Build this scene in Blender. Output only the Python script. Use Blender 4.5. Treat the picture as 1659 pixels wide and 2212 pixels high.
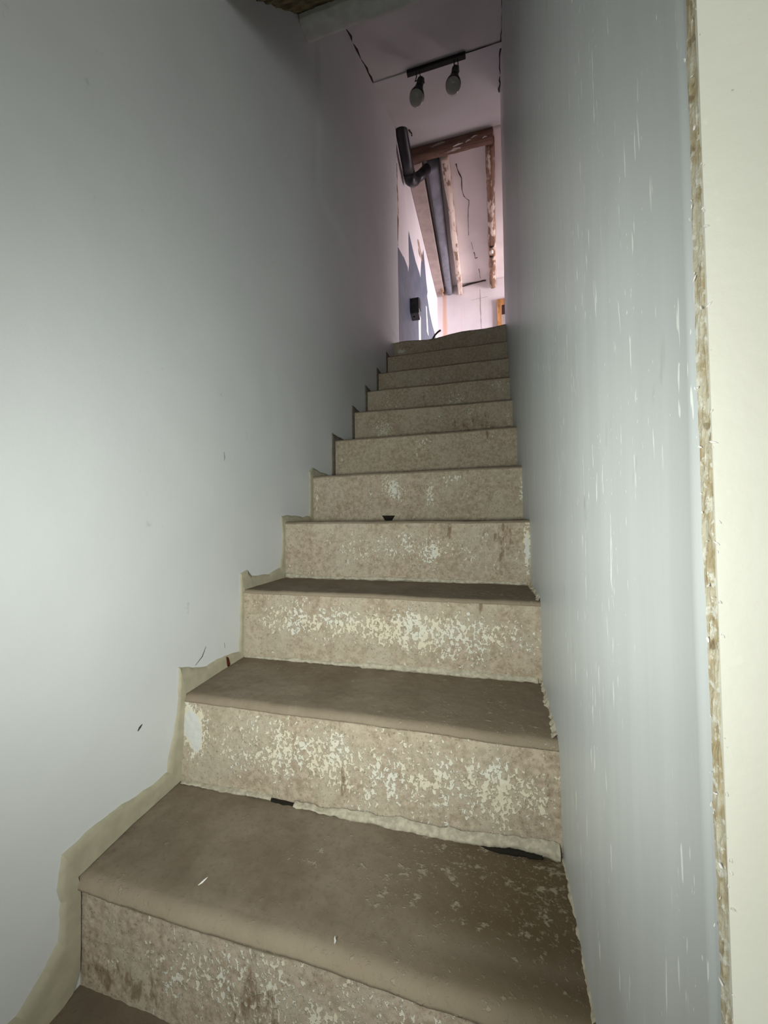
import bpy, bmesh, math, random
from mathutils import Vector, Matrix, noise
from mathutils.geometry import tessellate_polygon

for o in list(bpy.data.objects):
    bpy.data.objects.remove(o, do_unlink=True)
S = bpy.context.scene
COL = S.collection
random.seed(7)

# ------------------------------------------------------------------ camera, world, lights, exposure
cd = bpy.data.cameras.new('camera')
cam = bpy.data.objects.new('camera', cd)
COL.objects.link(cam)
cd.sensor_fit = 'HORIZONTAL'
cd.sensor_width = 36.0
cd.lens = 36.0 * 842.8 / 1659.0
cd.clip_start = 0.01
PITCH, ROLL, YAW = 0.0271, -0.0131, -0.2685
fw = Vector((math.sin(YAW) * math.cos(PITCH), math.cos(YAW) * math.cos(PITCH), math.sin(PITCH)))
rt = Vector((math.cos(YAW), -math.sin(YAW), 0))
up = rt.cross(fw)
r2 = math.cos(ROLL) * rt + math.sin(ROLL) * up
u2 = -math.sin(ROLL) * rt + math.cos(ROLL) * up
m = Matrix((r2, u2, -fw)).transposed().to_4x4()
m.translation = Vector((0.7108, -0.2802, 0.798))
cam.matrix_world = m
S.camera = cam

S.view_settings.view_transform = 'Standard'
S.view_settings.look = 'None'
S.view_settings.exposure = 0.0
S.view_settings.gamma = 1.0
S.view_settings.use_curve_mapping = False

w = bpy.data.worlds.new('world')
S.world = w
w.use_nodes = True
w.node_tree.nodes['Background'].inputs[0].default_value = (0.75, 0.8, 0.9, 1)
w.node_tree.nodes['Background'].inputs[1].default_value = 0.02


def light(name, kind, loc, target, energy, color, **kw):
    d = bpy.data.lights.new(name, kind)
    o = bpy.data.objects.new(name, d)
    COL.objects.link(o)
    d.energy = energy
    d.color = color
    for k, v in kw.items():
        setattr(d, k, v)
    o.location = loc
    dr = Vector(target) - Vector(loc)
    o.rotation_euler = dr.to_track_quat('-Z', 'Y').to_euler()
    return o


# torch held by the photographer beside the phone
light('torch', 'SPOT', (0.53, -0.31, 0.76), (0.40, 0.70, 0.80), 31.0, (0.95, 1.0, 0.925),
      spot_size=math.radians(132), spot_blend=1.0, shadow_soft_size=0.05)
# daylight in the hall behind the photographer
light('hall_daylight', 'AREA', (1.6, -1.9, 0.8), (0.35, 0.6, 0.7), 22.0, (0.95, 1.0, 0.97),
      shape='RECTANGLE', size=0.9, size_y=0.9)
# daylight through the attic window
light('attic_daylight', 'AREA', (3.15, 4.88, 3.1), (0.1, 5.6, 2.7), 88.0, (1.0, 0.90, 0.945),
      shape='RECTANGLE', size=1.1, size_y=1.1, spread=math.radians(100))


# ------------------------------------------------------------------ helpers
def fbm(p, sc, octv=4, seed=0.0):
    return noise.fractal(Vector((p[0] * sc + seed * 17.3, p[1] * sc - seed * 9.1, p[2] * sc + seed * 5.7)), 1.0, 2.0, octv)


def link(name, verts, faces, mat, parent=None, smooth=False, attrs=None):
    me = bpy.data.meshes.new(name)
    me.from_pydata([tuple(v) for v in verts], [], faces)
    me.validate()
    me.update()
    if attrs:
        for k, vals in attrs.items():
            a = me.attributes.new(k, 'FLOAT', 'POINT')
            a.data.foreach_set('value', vals)
    if smooth:
        for p in me.polygons:
            p.use_smooth = True
    if mat:
        me.materials.append(mat)
    o = bpy.data.objects.new(name, me)
    COL.objects.link(o)
    if parent:
        o.parent = parent
        o.matrix_parent_inverse = Matrix.Translation(-parent.location)
    return o


def from_bm(name, bm, mat, parent=None, smooth=False):
    bmesh.ops.recalc_face_normals(bm, faces=bm.faces[:])
    me = bpy.data.meshes.new(name)
    bm.to_mesh(me)
    bm.free()
    if smooth:
        for p in me.polygons:
            p.use_smooth = True
    if mat:
        me.materials.append(mat)
    o = bpy.data.objects.new(name, me)
    COL.objects.link(o)
    if parent:
        o.parent = parent
        o.matrix_parent_inverse = Matrix.Translation(-parent.location)
    return o


def empty(name, loc):
    o = bpy.data.objects.new(name, None)
    o.location = loc
    o.empty_display_size = 0.1
    COL.objects.link(o)
    return o


def tag(o, label, cat, group=None):
    o['label'] = label
    o['category'] = cat
    o['kind'] = 'thing'
    if group:
        o['group'] = group
    return o


def struct(o):
    o['kind'] = 'structure'
    return o


def add_box(bm, x0, x1, y0, y1, z0, z1, bev=0.0, seg=2):
    r = bmesh.ops.create_cube(bm, size=1.0)
    vs = r['verts']
    for v in vs:
        v.co = Vector(((x0 + x1) / 2 + v.co.x * (x1 - x0), (y0 + y1) / 2 + v.co.y * (y1 - y0), (z0 + z1) / 2 + v.co.z * (z1 - z0)))
    if bev:
        es = list({e for v in vs for e in v.link_edges})
        bmesh.ops.bevel(bm, geom=es, offset=bev, segments=seg, profile=0.5, affect='EDGES')


def box(name, x0, x1, y0, y1, z0, z1, mat, parent=None, bev=0.0):
    bm = bmesh.new()
    add_box(bm, x0, x1, y0, y1, z0, z1, bev)
    return from_bm(name, bm, mat, parent)


def extrude_poly(name, pts, axis, a0, a1, mat, parent=None):
    """pts: 2-D outline in the two other axes (in xyz order), extruded along axis from a0 to a1"""
    def mk(p, a):
        if axis == 0:
            return (a, p[0], p[1])
        if axis == 1:
            return (p[0], a, p[1])
        return (p[0], p[1], a)
    bm = bmesh.new()
    A = [bm.verts.new(mk(p, a0)) for p in pts]
    B = [bm.verts.new(mk(p, a1)) for p in pts]
    n = len(pts)
    for t in tessellate_polygon([[Vector((p[0], p[1], 0)) for p in pts]]):
        bm.faces.new([A[i] for i in t])
        bm.faces.new([B[i] for i in reversed(t)])
    for i in range(n):
        bm.faces.new((A[i], A[(i + 1) % n], B[(i + 1) % n], B[i]))
    return from_bm(name, bm, mat, parent)


def tube(bm, pts, rads, seg=20, caps=True):
    pts = [Vector(p) for p in pts]
    if not hasattr(rads, '__len__'):
        rads = [rads] * len(pts)
    rings = []
    for i, p in enumerate(pts):
        if i == 0:
            t = pts[1] - p
        elif i == len(pts) - 1:
            t = p - pts[i - 1]
        else:
            t = (pts[i + 1] - p).normalized() + (p - pts[i - 1]).normalized()
        t.normalize()
        ref = Vector((0, 0, 1)) if abs(t.z) < 0.9 else Vector((1, 0, 0))
        a = t.cross(ref).normalized()
        b = t.cross(a)
        rings.append([bm.verts.new(p + rads[i] * (math.cos(2 * math.pi * k / seg) * a + math.sin(2 * math.pi * k / seg) * b)) for k in range(seg)])
    for r0, r1 in zip(rings, rings[1:]):
        for k in range(seg):
            bm.faces.new((r0[k], r0[(k + 1) % seg], r1[(k + 1) % seg], r1[k]))
    if caps:
        bm.faces.new(rings[0][::-1])
        bm.faces.new(rings[-1])


def grid_faces(nu, nv):
    return [(i * nv + j, (i + 1) * nv + j, (i + 1) * nv + j + 1, i * nv + j + 1) for i in range(nu - 1) for j in range(nv - 1)]


def slab_grid(name, fn, nu, nv, back, mat, parent=None, attrs_fn=None):
    """fn(u,v) gives the front surface; back is an offset vector closing it into a solid"""
    vs, at = [], {}
    for i in range(nu):
        for j in range(nv):
            p = Vector(fn(i / (nu - 1), j / (nv - 1)))
            vs.append(p)
    n = nu * nv
    F = grid_faces(nu, nv)
    border = [i * nv for i in range(nu)] + [(nu - 1) * nv + j for j in range(1, nv)] + [i * nv + nv - 1 for i in range(nu - 2, -1, -1)] + [j for j in range(nv - 2, 0, -1)]
    bidx = {}
    for k in border:
        bidx[k] = len(vs)
        vs.append(vs[k] + Vector(back))
    for a, b in zip(border, border[1:] + border[:1]):
        F.append((b, a, bidx[a], bidx[b]))
    F.append([bidx[k] for k in border])
    if attrs_fn:
        at = attrs_fn(vs)
    o = link(name, vs, F, mat, parent, attrs=at)
    bm = bmesh.new()
    bm.from_mesh(o.data)
    bmesh.ops.recalc_face_normals(bm, faces=bm.faces[:])
    bm.to_mesh(o.data)
    bm.free()
    for p in o.data.polygons:
        p.use_smooth = len(p.vertices) == 4
    return o


# ------------------------------------------------------------------ materials
class NT:
    def __init__(self, name, rough=0.7, spec=0.3, metal=0.0):
        self.m = bpy.data.materials.new(name)
        self.m.use_nodes = True
        self.t = self.m.node_tree
        self.b = self.t.nodes['Principled BSDF']
        self.b.inputs['Roughness'].default_value = rough
        self.b.inputs['Specular IOR Level'].default_value = spec
        self.b.inputs['Metallic'].default_value = metal
        self.tc = self.t.nodes.new('ShaderNodeTexCoord').outputs['Object']

    def l(self, a, b):
        self.t.links.new(a, b)

    def inp(self, s, v):
        if isinstance(v, (int, float)):
            s.default_value = v
        elif isinstance(v, (tuple, list)):
            s.default_value = (*v, 1.0) if (len(v) == 3 and len(s.default_value) == 4) else v
        else:
            self.l(v, s)

    def map(self, sc, loc=(0, 0, 0)):
        n = self.t.nodes.new('ShaderNodeMapping')
        n.inputs['Scale'].default_value = sc
        n.inputs['Location'].default_value = loc
        self.l(self.tc, n.inputs['Vector'])
        return n.outputs[0]

    def noise(self, scale, detail=4, rough=0.55, vec=None, dist=0.0):
        n = self.t.nodes.new('ShaderNodeTexNoise')
        n.inputs['Scale'].default_value = scale
        n.inputs['Detail'].default_value = detail
        n.inputs['Roughness'].default_value = rough
        n.inputs['Distortion'].default_value = dist
        self.l(vec or self.tc, n.inputs['Vector'])
        return n.outputs[0]

    def ramp(self, v, a, b, smooth=True):
        n = self.t.nodes.new('ShaderNodeMapRange')
        n.interpolation_type = 'SMOOTHSTEP' if smooth else 'LINEAR'
        self.inp(n.inputs[0], v)
        n.inputs[1].default_value = a
        n.inputs[2].default_value = b
        return n.outputs[0]

    def math(self, op, a, b=0.0):
        n = self.t.nodes.new('ShaderNodeMath')
        n.operation = op
        self.inp(n.inputs[0], a)
        self.inp(n.inputs[1], b)
        return n.outputs[0]

    def mix(self, f, a, b):
        n = self.t.nodes.new('ShaderNodeMix')
        n.data_type = 'RGBA'
        self.inp(n.inputs[0], f)
        self.inp(n.inputs[6], a)
        self.inp(n.inputs[7], b)
        return n.outputs[2]

    def attr(self, name):
        n = self.t.nodes.new('ShaderNodeAttribute')
        n.attribute_name = name
        return n.outputs['Fac']

    def sep(self):
        n = self.t.nodes.new('ShaderNodeSeparateXYZ')
        self.l(self.tc, n.inputs[0])
        return n.outputs

    def color(self, c):
        self.inp(self.b.inputs['Base Color'], c)

    def bump(self, h, dist=0.002, strength=0.6):
        n = self.t.nodes.new('ShaderNodeBump')
        n.inputs['Distance'].default_value = dist
        n.inputs['Strength'].default_value = strength
        self.l(h, n.inputs['Height'])
        self.l(n.outputs[0], self.b.inputs['Normal'])


def plain(name, c, rough=0.6, spec=0.3, metal=0.0, var=0.0, sc=20, bump=0.0):
    t = NT(name, rough, spec, metal)
    n = t.noise(sc, 5)
    c2 = tuple(x * (1 - var) for x in c)
    t.color(t.mix(t.ramp(n, 0.35, 0.65), c2, c))
    if bump:
        t.bump(n, bump)
    return t.m


def wall_paint(name, c, c2, spots, rough=0.55):
    t = NT(name, rough, 0.25)
    big = t.noise(1.6, 4)
    col = t.mix(t.ramp(big, 0.35, 0.68), c2, c)
    # small scattered knocks in the paint
    k = t.noise(9.0, 2, 0.5, t.map((1, 1, 0.8)))
    k2 = t.noise(34.0, 3, 0.6)
    mk = t.math('MULTIPLY', t.ramp(k, 0.60, 0.72), t.ramp(k2, 0.62, 0.70))
    col = t.mix(t.math('MULTIPLY', mk, 0.35), col, spots)
    t.color(col)
    fine = t.noise(160, 5, 0.6)
    mid = t.noise(7, 3)
    t.bump(t.math('ADD', t.math('MULTIPLY', fine, 0.12), mid), 0.004, 0.35)
    return t.m


M_LEFT = wall_paint('white_wall_paint', (0.67, 0.685, 0.69), (0.625, 0.64, 0.645), (0.33, 0.34, 0.32))
M_ATTIC = wall_paint('attic_white_paint', (0.78, 0.73, 0.74), (0.70, 0.65, 0.66), (0.45, 0.35, 0.3), 0.7)


def right_wall():
    t = NT('scratched_grey_white_paint', 0.42, 0.35)
    st = t.noise(1.0, 5, 0.6, t.map((26, 26, 1.6)))
    big = t.noise(2.2, 3)
    col = t.mix(t.ramp(st, 0.3, 0.7), (0.535, 0.56, 0.562), (0.575, 0.60, 0.605))
    col = t.mix(t.math('MULTIPLY', t.ramp(big, 0.55, 0.75), 0.35), col, (0.42, 0.42, 0.39))
    a = t.noise(1.0, 2, 0.5, t.map((170, 170, 24)))
    b = t.noise(1.0, 2, 0.5, t.map((7, 7, 5), (3, 1, 0)))
    s = t.math('MULTIPLY', t.ramp(a, 0.665, 0.71), t.ramp(b, 0.44, 0.56))
    c = t.noise(1.0, 1, 0.5, t.map((300, 300, 150), (5, 2, 1)))
    s2 = t.math('MULTIPLY', t.ramp(c, 0.74, 0.78), t.ramp(b, 0.46, 0.56))
    col = t.mix(t.math('MULTIPLY', t.math('MAXIMUM', s, s2), 0.9), col, (0.86, 0.88, 0.86))
    d = t.noise(1.0, 3, 0.5, t.map((30, 30, 11), (1, 8, 3)))
    col = t.mix(t.math('MULTIPLY', t.ramp(d, 0.68, 0.78), 0.3), col, (0.25, 0.25, 0.22))
    t.color(col)
    t.bump(t.math('ADD', t.math('MULTIPLY', st, 0.35), t.math('MULTIPLY', t.noise(200, 4), 0.2)), 0.0012, 0.35)
    return t.m


M_RIGHT = right_wall()


def cream_wall():
    t = NT('cream_wall_paint', 0.6, 0.25)
    a = t.noise(5, 5, 0.6)
    col = t.mix(t.ramp(a, 0.3, 0.7), (0.71, 0.695, 0.60), (0.76, 0.745, 0.66))
    k = t.noise(1.0, 2, 0.5, t.map((150, 150, 130)))
    col = t.mix(t.math('MULTIPLY', t.ramp(k, 0.74, 0.78), 0.55), col, (0.3, 0.25, 0.16))
    k = t.noise(1.0, 2, 0.5, t.map((90, 90, 60), (4, 4, 4)))
    col = t.mix(t.math('MULTIPLY', t.ramp(k, 0.70, 0.76), 0.5), col, (0.8, 0.79, 0.7))
    t.color(col)
    t.bump(t.noise(120, 5), 0.0012, 0.4)
    return t.m


M_CREAM = cream_wall()


def arris():
    t = NT('chipped_plaster_edge', 0.85, 0.15)
    a = t.noise(1.0, 4, 0.6, t.map((170, 170, 80)))
    b = t.noise(1.0, 3, 0.6, t.map((260, 260, 190), (2, 3, 4)))
    col = t.mix(t.ramp(a, 0.35, 0.62), (0.42, 0.34, 0.21), (0.56, 0.52, 0.41))
    col = t.mix(t.ramp(b, 0.52, 0.64), col, (0.68, 0.66, 0.58))
    c = t.noise(1.0, 2, 0.5, t.map((120, 120, 70), (9, 3, 4)))
    col = t.mix(t.math('MULTIPLY', t.ramp(c, 0.64, 0.70), 0.7), col, (0.22, 0.17, 0.10))
    t.color(col)
    t.bump(b, 0.002, 0.8)
    return t.m


M_ARRIS = arris()


def riser_mat():
    t = NT('flaking_painted_concrete', 0.85, 0.15)
    p = t.attr('paint')
    s = t.attr('stain')
    g = t.noise(70, 6, 0.68)
    big = t.noise(9, 4)
    base = t.mix(t.ramp(g, 0.36, 0.64), (0.315, 0.250, 0.180), (0.46, 0.380, 0.292))
    base = t.mix(t.math('MULTIPLY', t.ramp(big, 0.42, 0.68), 0.6), base, (0.45, 0.405, 0.315))
    dk = t.noise(170, 3, 0.6)
    # flakes of old paint: fine speckle whose coverage follows the paint left on each riser
    f = t.noise(1.0, 3, 0.6, t.map((135, 135, 105)), 0.5)
    f2 = t.noise(1.0, 4, 0.6, t.map((26, 26, 15), (3, 0, 1)))
    am = t.math('ADD', t.math('MULTIPLY', p, 1.5), t.math('MULTIPLY', t.math('SUBTRACT', f2, 0.5), 1.7))
    amc = t.math('MINIMUM', t.math('MAXIMUM', am, 0.0), 1.0)
    full = t.math('MULTIPLY', t.ramp(t.math('ADD', p, t.math('MULTIPLY', t.math('SUBTRACT', f2, 0.5), 0.8)), 0.80, 0.98), 0.42)
    thr = t.math('SUBTRACT', t.math('SUBTRACT', 0.725, t.math('MULTIPLY', amc, 0.265)), full)
    mk = t.ramp(t.math('SUBTRACT', f, thr), -0.012, 0.03)
    halo = t.ramp(t.math('SUBTRACT', f, thr), -0.09, 0.02)
    base = t.mix(t.math('MULTIPLY', t.ramp(dk, 0.56, 0.68), 0.55), base, (0.15, 0.12, 0.08))
    base = t.mix(t.math('MULTIPLY', halo, 0.45), base, (0.52, 0.455, 0.35))
    pc = t.mix(t.ramp(t.noise(12, 2), 0.4, 0.65), (0.66, 0.60, 0.46), (0.67, 0.655, 0.57))
    pc = t.mix(t.ramp(p, 0.85, 1.05), pc, (0.60, 0.61, 0.59))
    col = t.mix(t.math('MULTIPLY', mk, 0.9), base, pc)
    g2 = t.noise(1.0, 4, 0.65, t.map((70, 70, 24), (1, 4, 2)))
    st = t.math('MULTIPLY', t.ramp(t.math('ADD', s, t.math('MULTIPLY', t.math('SUBTRACT', g2, 0.5), 2.6)), 0.28, 0.75), 0.7)
    st = t.math('MULTIPLY', st, t.ramp(s, 0.03, 0.25))
    col = t.mix(st, col, (0.15, 0.095, 0.05))
    t.color(col)
    t.bump(t.math('ADD', t.math('MULTIPLY', g, 0.6), t.math('MULTIPLY', mk, 0.8)), 0.0025, 0.8)
    return t.m


M_RISER = riser_mat()


def tread_mat():
    t = NT('worn_brown_concrete', 0.75, 0.25)
    a = t.noise(8, 5, 0.6)
    g = t.noise(130, 4, 0.65)
    wv = t.attr('wear')
    base = t.mix(t.ramp(a, 0.3, 0.7), (0.160, 0.123, 0.087), (0.228, 0.184, 0.138))
    base = t.mix(t.math('MULTIPLY', t.ramp(g, 0.5, 0.7), 0.4), base, (0.13, 0.10, 0.07))
    w1 = t.ramp(t.math('ADD', wv, t.math('MULTIPLY', a, 0.7)), 0.60, 1.15)
    base = t.mix(w1, base, (0.095, 0.066, 0.036))
    f = t.noise(1.0, 4, 0.65, t.map((58, 70, 58)), 0.15)
    fb = t.noise(1.0, 3, 0.6, t.map((150, 170, 150), (2, 7, 1)), 0.5)
    f2 = t.noise(6, 3)
    sc = t.math('ADD', t.math('MULTIPLY', f2, 0.30), t.math('MULTIPLY', wv, 0.13))
    mk = t.math('MAXIMUM', t.ramp(t.math('ADD', f, sc), 0.80, 0.90), t.math('MULTIPLY', t.ramp(t.math('ADD', fb, sc), 0.80, 0.92), 0.6))
    col = t.mix(t.math('MULTIPLY', mk, 0.5), base, (0.38, 0.33, 0.25))
    n = t.attr('nose')
    col = t.mix(t.math('MULTIPLY', n, 0.6), col, (0.40, 0.33, 0.235))
    t.color(col)
    t.bump(t.math('ADD', t.math('MULTIPLY', g, 0.5), mk), 0.0018, 0.6)
    return t.m


M_TREAD = tread_mat()
M_MORTAR = plain('beige_mortar', (0.44, 0.405, 0.30), 0.85, 0.1, var=0.12, sc=30, bump=0.002)
M_MORTAR2 = plain('pale_mortar', (0.50, 0.455, 0.355), 0.9, 0.1, var=0.30, sc=90, bump=0.003)
M_GAP = plain('dark_gap', (0.02, 0.017, 0.013), 0.95, 0.05)
M_STONE = plain('rough_brown_stone', (0.20, 0.17, 0.085), 0.95, 0.1, var=0.6, sc=22, bump=0.012)
M_LINTEL = plain('plastered_lintel', (0.62, 0.62, 0.60), 0.8, 0.15, var=0.15, sc=18, bump=0.003)
M_SLOPE = wall_paint('sloped_ceiling_paint', (0.57, 0.57, 0.575), (0.52, 0.515, 0.52), (0.3, 0.28, 0.26), 0.8)
M_CRACK = plain('crack', (0.05, 0.04, 0.035), 0.95, 0.05)
M_BLACK = plain('black_metal', (0.015, 0.015, 0.016), 0.45, 0.4)
M_PIPE = plain('dark_pipe_metal', (0.018, 0.019, 0.024), 0.38, 0.5, 0.2, var=0.3, sc=15)
M_BULB = NT('dim_bulb_glass', 0.18, 0.5)
M_BULB.color((0.34, 0.34, 0.30))
M_BULB = M_BULB.m
M_BROWNWOOD = None


def wood(name, c, cpaint, amount, axis=1):
    t = NT(name, 0.8, 0.2)
    sc = [28, 28, 28]
    sc[axis] = 2.2
    g = t.noise(1.0, 5, 0.6, t.map(tuple(sc)))
    col = t.mix(t.ramp(g, 0.3, 0.7), tuple(x * 0.45 for x in c), c)
    sp = [16, 16, 16]
    sp[axis] = 5
    p = t.noise(1.0, 4, 0.6, t.map(tuple(sp), (4, 2, 1)))
    col = t.mix(t.ramp(p, 0.62 - amount, 0.70 - amount), col, cpaint)
    t.color(col)
    t.bump(g, 0.006, 0.7)
    return t.m


M_BEAM = wood('brown_beam_wood', (0.28, 0.165, 0.12), (0.60, 0.54, 0.5), -0.02, 0)
M_RAFTA = wood('peeling_whitewashed_wood', (0.42, 0.29, 0.21), (0.64, 0.53, 0.46), 0.22)
M_RAFTB = wood('peeling_log_wood', (0.32, 0.19, 0.13), (0.60, 0.49, 0.42), 0.12)
M_GREYBEAM = plain('grey_blue_paint', (0.235, 0.245, 0.29), 0.6, 0.3, var=0.25, sc=8)
M_PLANK = plain('pinkish_beige_board', (0.40, 0.325, 0.30), 0.75, 0.2, var=0.18, sc=10, bump=0.002)
M_BLUE = plain('slate_blue_paint', (0.105, 0.128, 0.175), 0.5, 0.3, var=0.22, sc=7)
M_BOX_SHADE = plain('shaded_box_metal', (0.07, 0.068, 0.066), 0.55, 0.3, var=0.3, sc=30)  # shade on the box's front face is put into this colour
M_BOX_LIT = plain('lit_box_metal', (0.27, 0.25, 0.255), 0.6, 0.3, var=0.2, sc=30)  # lit copy of the box metal, paler for the lower face
M_WHITE = plain('white_chipped_paint', (0.80, 0.77, 0.74), 0.7, 0.2)
M_RUST = plain('rust_red', (0.12, 0.03, 0.015), 0.9, 0.1, var=0.6, sc=120)
M_DOORWOOD = wood('orange_door_wood', (0.52, 0.26, 0.10), (0.55, 0.30, 0.13), 0.1, 2)
M_DOORDARK = plain('dark_door_glass', (0.03, 0.012, 0.012), 0.3, 0.5)
M_DOORGREY = plain('grey_door_panel', (0.33, 0.30, 0.30), 0.6, 0.2)
M_FLOOR = plain('attic_floor_boards', (0.20, 0.15, 0.11), 0.7, 0.2, var=0.2, sc=6)


def far_wall():
    t = NT('far_wall_white_paint', 0.75, 0.2)
    a = t.noise(3, 4)
    col = t.mix(t.ramp(a, 0.3, 0.7), (0.74, 0.69, 0.715), (0.80, 0.76, 0.78))
    x = t.sep()[0]
    wob = t.math('MULTIPLY', t.noise(1.0, 3, 0.5, t.map((30, 1, 1.5))), 0.05)
    xx = t.math('ADD', x, wob)
    b1 = t.math('MULTIPLY', t.ramp(xx, 0.06, 0.085), t.math('SUBTRACT', 1.0, t.ramp(xx, 0.115, 0.15)))
    col = t.mix(t.math('MULTIPLY', b1, 0.75), col, (0.72, 0.42, 0.27))
    s = t.noise(1.0, 3, 0.5, t.map((45, 1, 0.8), (2, 0, 0)))
    col = t.mix(t.math('MULTIPLY', t.ramp(s, 0.55, 0.75), 0.4), col, (0.80, 0.62, 0.54))
    t.color(col)
    return t.m


M_FAR = far_wall()

# ------------------------------------------------------------------ room shell
W = 0.82


def left_fn(u, v):
    y = -2.2 + 5.02 * u
    z = -0.12 + 4.55 * v
    x = 0.0022 * fbm((0, y, z), 1.7, 3, 1) + 0.0006 * fbm((0, y, z), 9, 3, 2) - 0.001
    # plastered-over patch edge under the lintel
    if z > 2.25 and y > 1.285 + 0.02 * noise.noise(Vector((z * 3, 0, 0))):
        x += 0.006
    return (x, y, z)


struct(slab_grid('wall_left', left_fn, 260, 180, (-0.25, 0, 0), M_LEFT))


def wx(y):
    t = min(max((y - 1.75) / 0.8, 0), 1)
    return W + 0.0175 * t * t * (3 - 2 * t)


def right_fn(u, v):
    y = -0.030 + 2.740 * u
    z = -0.12 + 4.15 * v
    x = wx(y) + 0.0022 * fbm((3, y, z), 2.2, 3, 5) + 0.0003 * fbm((3, y, z * 0.3), 12, 2, 6)
    return (x, y, z)


struct(slab_grid('wall_right', right_fn, 240, 140, (0.10, 0, 0), M_RIGHT))
struct(extrude_poly('wall_front', [(0.8222, -0.0405), (2.6, -0.0405), (2.6, 0.1), (0.95, 0.1), (0.95, -0.031), (0.8222, -0.031)], 2, -0.12, 2.3, M_CREAM))


# worn corner between the grey right wall and the cream wall
def arris_build():
    nz, nt = 620, 9
    vs = []
    for i in range(nz):
        z = -0.1 + 2.3 * i / (nz - 1)
        e1 = 0.0025 * fbm((0, 0, z), 18, 4, 3) + 0.0012 * noise.noise(Vector((z * 160, 1, 1)))
        e2 = 0.0018 * fbm((5, 0, z), 26, 4, 8) + 0.0012 * noise.noise(Vector((z * 190, 5, 2)))
        wide = 0.35 + 0.9 * max(0, min(1, (1.02 - abs(z - 0.86) * 1.5)))
        for j in range(nt):
            t = j / (nt - 1)
            x = 0.8195 + (0.0035 + 0.45 * e2) * t
            y = -0.0405 + (0.0025 + 0.0050 * wide + 0.8 * e1) * (1 - t)
            bul = math.sin(math.pi * t)
            d = 0.0004 * bul + 0.0014 * bul * fbm((t * 0.3, 0, z), 70, 4, 4)
            x -= d * 0.75
            y -= d * 0.65
            if j == 0:
                x = 0.8235
            if j == nt - 1:
                y = -0.0395
            vs.append((x, y, z))
    n = len(vs)
    F = grid_faces(nz, nt)
    # close the back
    for i in range(nz):
        vs.append((0.828, -0.028, -0.1 + 2.3 * i / (nz - 1)))
    for i in range(nz - 1):
        F.append((i * nt, n + i, n + i + 1, (i + 1) * nt))
        F.append((i * nt + nt - 1, (i + 1) * nt + nt - 1, n + i + 1, n + i))
    return link('trim_1', vs, F, M_ARRIS, smooth=False)


TR = struct(arris_build())
# flakes of paint still clinging to the broken corner
bm = bmesh.new()
for k in range(150):
    z = random.uniform(0.15, 1.35)
    c = Vector((0.8215 + random.uniform(-0.003, 0.0022), -0.0405 + random.uniform(-0.001, 0.008), z))
    if c.x > 0.8215:
        c.y = -0.0407
    else:
        c.x = min(c.x, 0.8192)
    r = random.uniform(0.0003, 0.0010)
    d = Vector((random.uniform(-0.4, 0.4), random.uniform(-0.5, 0.5), random.uniform(-1, 1))).normalized()
    rr = bmesh.ops.create_icosphere(bm, subdivisions=1, radius=1.0)
    q = d.to_track_quat('Z', 'Y')
    for v in rr['verts']:
        v.co = c + q @ Vector((v.co.x * r * 0.5, v.co.y * r * 0.7, v.co.z * r * random.uniform(1.2, 2.4)))
o = from_bm('paint_flakes', bm, M_WHITE, TR)
o['kind'] = 'stuff'
o['label'] = 'white paint crumbs'

# hall behind the photographer
struct(box('floor', 0.0, 2.6, -2.2, 0.262, -0.12, -0.004, M_TREAD))
struct(box('wall_back', 0.0, 2.6, -2.4, -2.2, -0.12, 2.3, M_LEFT))
struct(box('wall_hall', 2.6, 2.7, -2.4, 0.1, -0.12, 2.3, M_CREAM))


def soffit(u, v):
    x = -0.01 + 0.84 * u
    s = v * 1.0
    y = 0.60 + 0.52 * s
    z = 2.29 + 0.585 * s
    z += 0.006 * fbm((x, y, z), 14, 4, 12) + 0.004 * fbm((x, y, z), 50, 3, 13)
    return (x, y, z)


struct(slab_grid('ceiling_stone', soffit, 90, 60, (0, 0, 0.3), M_STONE))
struct(box('ceiling_hall', 0.0, 2.6, -2.2, 0.62, 2.3, 2.45, M_STONE))


def lint(u, v):
    x = -0.005 + 0.845 * u
    prof = [(1.095, 3.32), (1.097, 2.86), (1.104, 2.838), (1.118, 2.83), (1.172, 2.834), (1.186, 2.842), (1.192, 2.86), (1.193, 3.32)]
    s = v * (len(prof) - 1)
    i = min(int(s), len(prof) - 2)
    f = s - i
    y = prof[i][0] * (1 - f) + prof[i + 1][0] * f
    z = prof[i][1] * (1 - f) + prof[i + 1][1] * f
    y += 0.012 * x + 0.004 * fbm((x, y, z), 9, 3, 22)
    z += 0.003 * fbm((x, y, z), 14, 3, 23)
    if x < 0.05:
        z -= 0.004
    return (x, y, z)


LO = slab_grid('lintel', lint, 70, 36, (0, 0, 0.0), M_LINTEL)
tag(LO, 'pale plastered lintel crossing the stairwell at the top edge of the photo', 'lintel')

# sloped ceiling in two facets
Z = lambda y: 3.478 + (0.521 * (y - 1.657) if y < 2.14 else 0.2516 + 0.525 * (y - 2.14))
SC = struct(extrude_poly('ceiling_slope', [(1.15, Z(1.15)), (2.14, Z(2.14)), (2.142, Z(2.14) - 0.006), (3.25, Z(3.25)), (3.25, 4.5), (1.15, 4.0)], 0, 0.002, 0.865, M_SLOPE))


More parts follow.
